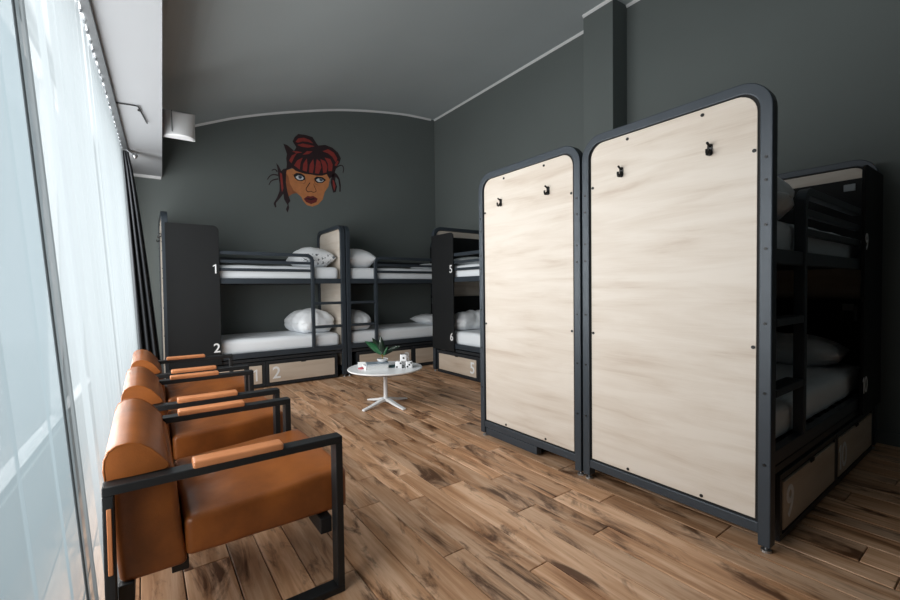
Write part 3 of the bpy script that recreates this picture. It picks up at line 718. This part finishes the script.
tag(o, 'small red card box lying by the edge of the round table', 'box')
g = thing('paper_tent', 'small white folded paper card standing behind the red card box', 'card', (1.845, 4.16, TZ), -.5)
mb = MB(); mb.add([(-.04,-.02,0),(.04,-.02,0),(.04,0,.05),(-.04,0,.05),(-.04,.02,0),(.04,.02,0),(-.04,-.017,0),(.04,-.017,0),(.04,0,.045),(-.04,0,.045),(-.04,.017,0),(.04,.017,0)],
    [(0,1,2,3),(3,2,5,4),(6,9,8,7),(9,10,11,8),(0,6,7,1),(4,5,11,10),(0,3,9,6),(3,4,10,9),(1,7,8,2),(2,8,11,5)]); mb.build('folded_sheet', 'paper', g)
# potted plant on the grey book
PXY = (2.01, 4.005); PZ = TZ+.054
pt = thing('potted_plant', 'small green leafed plant in a white bowl standing on the grey book', 'plant', (*PXY, PZ))
MB().lathe([(.030,0),(.044,.006),(.056,.024),(.058,.034),(.053,.034),(.050,.024)], 0, 0, 28).build('bowl', 'white', pt)
MB().lathe([(.0515,.020),(.050,.029),(.01,.031)], 0, 0, 20).build('soil', 'soil', pt)
def leaf(base, tip, wid, bend, mat, stem=True):
    base = Vector(base); tip = Vector(tip); d = tip-base; side = d.cross(Vector((.55,.8,.2))).normalized(); up = side.cross(d).normalized(); n = 10; vs = []
    for i in range(n+1):
        t = i/n; wv = wid*(math.sin(PI*min(1, t**.8))**.8)*(1-.15*t) + .001; p = base + d*t + up*bend*math.sin(PI*t)*.5 - Vector((0,0,bend*t*t*.5))
        vs += [p - side*wv + up*wv*.35, p, p + side*wv + up*wv*.35]
    top = list(vs); vs = vs + [v - up*.0012 for v in vs]; k = 3*(n+1); fs = []
    for i in range(n):
        for j in (0, 1):
            q = (3*i+j, 3*i+j+1, 3*i+j+4, 3*i+j+3); fs.append(q); fs.append(tuple(a+k for a in reversed(q)))
        for j in (0, 2): fs.append((3*i+j, 3*i+j+3, 3*i+3+j+k, 3*i+j+k))
    lf = MB().add(vs, fs).build('leaf', mat, pt, smooth=True)
    if stem: MB().tube([(0,0,.028), tuple((Vector((0,0,.028))+base)/2 + Vector((0,0,.006))), tuple(base)], .0032, 6).build('stem', 'stem', lf)
leaf((-.010,.004,.075), (-.155,.085,.235), .036, .03, 'leaf')
leaf((-.005,0,.075), (-.085,.06,.262), .034, .02, 'leaf_dark')
leaf((.004,.002,.078), (-.015,.01,.265), .034, -.02, 'leaf_dark')
leaf((.012,-.004,.070), (.165,-.10,.185), .026, .05, 'leaf_dark')
leaf((.010,-.006,.060), (.045,-.035,.165), .012, .01, 'leaf')
leaf((.008,.006,.070), (.120,-.045,.130), .020, .03, 'leaf_dark')
# white dice
PIP = MB().cyl((0,0,0), (0,0,.0012), .0095, 12).mesh('pip', 'black_metal')
DS = .070
die_me = rounded(DS, DS, DS, .010, 3, (1,1,1)).mesh('die', 'white', smooth=True)
spots = {1: [(0,0)], 2: [(-1,-1),(1,1)], 3: [(-1,-1),(0,0),(1,1)], 4: [(-1,-1),(1,1),(-1,1),(1,-1)], 5: [(-1,-1),(1,1),(-1,1),(1,-1),(0,0)]}
def die(label, loc, rz, faces):
    r = thing('large_die', label, 'die', loc, rz, 'white dice on the round table')
    link('body', die_me, r, loc=(0,0,DS/2))
    h = DS/2; rots = {'front': ((0,-h,h), (PI/2,0,0)), 'right': ((h,0,h), (PI/2,0,PI/2)), 'left': ((-h,0,h), (PI/2,0,-PI/2)), 'top': ((0,0,DS), (0,0,0)), 'back': ((0,h,h), (PI/2,0,PI))}
    for f, cnt in faces.items():
        p, ro = rots[f]; R = Matrix.Rotation(ro[2], 3, 'Z') @ Matrix.Rotation(ro[0], 3, 'X')
        for u, v in spots[cnt]:
            o = link('pip', PIP, r, loc=Vector(p) + R @ Vector((u*.019, v*.019, 0))); o.rotation_euler = ro
    return r
die('white die with black pips lying beside the booklet, under the raised die', (2.115, 3.845, TZ), math.radians(-32), {'front': 2, 'right': 3, 'top': 1, 'left': 4})
die('white die with black pips lying at the table edge, under the raised die', (2.205, 3.795, TZ), math.radians(-24), {'front': 3, 'right': 5, 'top': 2, 'left': 1})
die('white die with black pips stacked on top of two other dice', (2.158, 3.824, TZ+DS), math.radians(-29), {'front': 1, 'right': 4, 'top': 5, 'left': 2})

# ------------------------------------------------------------------ curtains
def cloth(name, mat, y0, y1, z0, z1, fn, ny, nz, parent=None, thick=0):
    vs = []; fs = []
    for i in range(ny+1):
        for j in range(nz+1):
            vs.append(fn(y0+(y1-y0)*i/ny, z0+(z1-z0)*j/nz))
    for i in range(ny):
        for j in range(nz): a = i*(nz+1)+j; fs.append((a, a+nz+1, a+nz+2, a+1))
    o = MB().add(vs, fs).build(name, mat, parent, smooth=True)
    if thick: md = o.modifiers.new('thickness', 'SOLIDIFY'); md.thickness = thick
    return o
def cx(y, z): return -.138 - .0343*(5.6-y) + (.064 - .0055*(y-1.4))*(2.69-z)
def near_fn(y, z):
    a = .014 + .006*noise.noise(Vector((y*2, 3.1, 0)))
    return (cx(y, z) - .016 + a*math.sin(y*21 + .6*math.sin(y*6) + .25*z), y + .02*(2.66-z), z)
def far_fn(y, z):
    a = .010 + .006*noise.noise(Vector((y*3, 0.7, 0)))
    return (cx(y, z) + a*math.sin(y*34 + 1.6*math.sin(y*5.3) + .2*z) + .003*math.sin(y*83), y + .02*(2.66-z), z)
near = cloth('sheer_curtain', 'sheer_dense', -.25, 1.50, .025, 2.655, near_fn, 110, 14)
tag(near, 'pale blue-white sheer curtain panel with broad folds, overlapped by the longer sheer', 'curtain', 'sheer curtains along the window')
far = cloth('sheer_curtain', 'sheer', 1.42, 5.44, .025, 2.655, far_fn, 420, 14)
tag(far, 'long white sheer curtain with fine folds behind the lounge chairs', 'curtain', 'sheer curtains along the window')
hem = MB(); hem.tube([far_fn(1.422, .03 + 2.62*k/24) for k in range(25)], .003, 6); hem.build('hem', 'sheer', far, smooth=True)
def drape_fn(s_, z):
    f = (2.66-z)/2.63; x0 = -.155 + .105*f; x1 = -.085 + .255*f**.8; t = s_
    return (x0 + (x1-x0)*t, 5.53 + (.035+.03*f)*math.sin(t*PI*7) + .02*t, z)
dr = cloth('dark_drape', 'drape', 0, 1, .02, 2.66, drape_fn, 90, 14, None, .006)
tag(dr, 'charcoal drape gathered at the end of the curtain track', 'curtain')
trk = thing('curtain_track', 'grey curtain track fixed under the pale soffit', 'track', (-.108, 5.6, 2.69))
rl = MB().box(-.022, .022, -5.6, .05, -.028, 0).build('rail', 'track', trk, bevel=.003)
for v in rl.data.vertices: v.co.x += .0343*v.co.y
GL = MB().box(-.006, .006, -.004, .004, -.045, -.028).mesh('glider', 'track')
for k in range(44): link('glider', GL, trk, loc=(-.022 + .0343*(-4.9 + k*.11), -4.9 + k*.11, 0))
MB().lathe([(.0,-.03),(.018,-.022),(.026,0),(.018,.022),(.0,.03)], 0, 0, 16).build('end_knob', 'chrome', trk, smooth=True, loc=(.075, -.12, -.075))
MB().tube([(-.0,-.12,-.02),(.04,-.12,-.05),(.075,-.12,-.075)], .008, 8).build('knob_arm', 'track', trk)
o = MB().tube([(-.135,4.226,2.682),(-.02,4.205,2.682),(.004,4.202,2.680),(.02,4.30,2.680),(.065,4.575,2.680)], .0055, 8).build('pull_rod', 'black_metal', None)
tag(o, 'thin bent black pull rod lying under the pale soffit', 'rod')
o2 = MB().cyl((0,0,0), (0,0,-.012), .012, 10).build('clip', 'black_metal', o, loc=(.012, 4.30, 2.690))
# ------------------------------------------------------------------ half-round wall lamp on the soffit
lp = thing('wall_lamp', 'white half-round uplighter lamp fixed to the side of the soffit', 'lamp', (.188, 5.03, 2.725))
n = 24
def half(rx, ry): return [(rx*math.sin(PI*k/n), -ry*math.cos(PI*k/n)) for k in range(n+1)]
vs = []; fs = []
# flat back away from the window end, curved front with a lower lip
rings = [(.118,.10,0,0), (.130,.125,.010,.010), (.142,.135,.275,.215), (.134,.127,.275,.215), (.120,.110,.02,.02)]
for rx, ry, zb_, zf in rings:
    for k in range(n+1):
        t_ = PI*k/n; f_ = math.sin(t_); vs.append((.142 - rx*math.cos(t_), -ry*f_, zb_ + (zf-zb_)*f_))
for i in range(len(rings)-1):
    for k in range(n): fs.append((i*(n+1)+k, i*(n+1)+k+1, (i+1)*(n+1)+k+1, (i+1)*(n+1)+k))
fs += [tuple(range(n+1)), tuple(range(4*(n+1), 5*(n+1)))]
MB().add(vs, fs).build('shade', 'lamp_white', lp, smooth=False)
MB().box(.004, .280, 0, .008, .0, .275).build('back_plate', 'lamp_white', lp, bevel=.002)
MB().box(-.004, .020, -.03, .03, .09, .19).build('wall_bracket', 'lamp_white', lp, bevel=.003)
a = math.radians(62); MB().box(-.004, .004, -.005, .002, .03, .232).build('seam', 'sock', lp, loc=(.142-.137*math.cos(a), -.130*math.sin(a), 0))

# ------------------------------------------------------------------ painted woman's head on the back wall
for nm, c, ro in (('paint_skin', (.52,.20,.075), .6), ('paint_shade', (.30,.10,.04), .6), ('paint_hair', (.022,.009,.012), .6), ('paint_red', (.25,.030,.025), .6), ('paint_black', (.008,.008,.010), .6),
                  ('paint_white', (.62,.66,.70), .6), ('paint_lips', (.14,.018,.020), .6), ('paint_iris', (.10,.13,.18), .6)):
    M[nm] = plain(nm, c, ro, nscale=14, namp=.25)
mu = thing('wall_painting', 'painted head of a woman with piled dark red hair on the back wall', 'painting', (2.09, YB, 3.02))
def flat(name, poly, mat, layer, parent):
    return MB().prism(poly, 1, -.0008*(layer+1), 0).build(name, mat, parent)
fa = flat('face', MURAL['face'], 'paint_skin', 0, mu); flat('cheek_shadow', MURAL['cheek'], 'paint_shade', 1, fa)
ha = flat('hair', MURAL['hair'], 'paint_hair', 2, mu)
for k in ('lock_l', 'lock_r'): flat('hair_lock', MURAL[k], 'paint_hair', 2, ha)
for p in STRANDS: flat('hair_strand', p, 'paint_red', 3, ha)
for k in ('l', 'r'):
    e = flat('eye', MURAL['eye_'+k], 'paint_black', 2, mu); flat('eye_white', MURAL['white_'+k], 'paint_white', 3, e); flat('iris', MURAL['iris_'+k], 'paint_iris', 4, e)
    xs = [p[0] for p in MURAL['iris_'+k]]; zs = [p[1] for p in MURAL['iris_'+k]]; cx_, cz_ = sum(xs)/len(xs), sum(zs)/len(zs)
    flat('pupil', [(cx_+.011*math.cos(2*PI*t/12), cz_+.011*math.sin(2*PI*t/12)) for t in range(12)], 'paint_black', 5, e)
lp_ = flat('lips', MURAL['lips'], 'paint_lips', 2, mu); flat('mouth_line', MURAL['mouth'], 'paint_black', 3, lp_)
for i, c in enumerate(CURLS):
    pts = [Vector((a, 0, b)) for a, b in c]; mb = MB(); wd = .010 if i < 5 else .006; fine = []
    for j in range(len(pts)-1):
        p0 = pts[max(j-1,0)]; p1 = pts[j]; p2 = pts[j+1]; p3 = pts[min(j+2,len(pts)-1)]
        for q in range(4):
            t = q/4; fine.append(.5*((2*p1)+(p2-p0)*t+(2*p0-5*p1+4*p2-p3)*t*t+(3*p1-p0-3*p2+p3)*t**3))
    fine.append(pts[-1]); up = []; dn = []
    for j, p in enumerate(fine):
        d = (fine[min(j+1,len(fine)-1)]-fine[max(j-1,0)]).normalized(); nn = Vector((-d.z,0,d.x)); k = wd*(1-.5*j/len(fine)); up.append(p+nn*k); dn.append(p-nn*k)
    vs = [v + Vector((0,-.0030,0)) for v in up+dn] + [v + Vector((0,0,0)) for v in up+dn]; n_ = len(fine); fs = []
    for j in range(n_-1):
        fs += [(j,j+1,n_+j+1,n_+j),(j,2*n_+j,2*n_+j+1,j+1),(n_+j,n_+j+1,3*n_+j+1,3*n_+j)]
    mb.add(vs, fs).build('curl' if i < 5 else 'drawn_line', 'paint_hair' if i < 6 else 'paint_shade', mu)
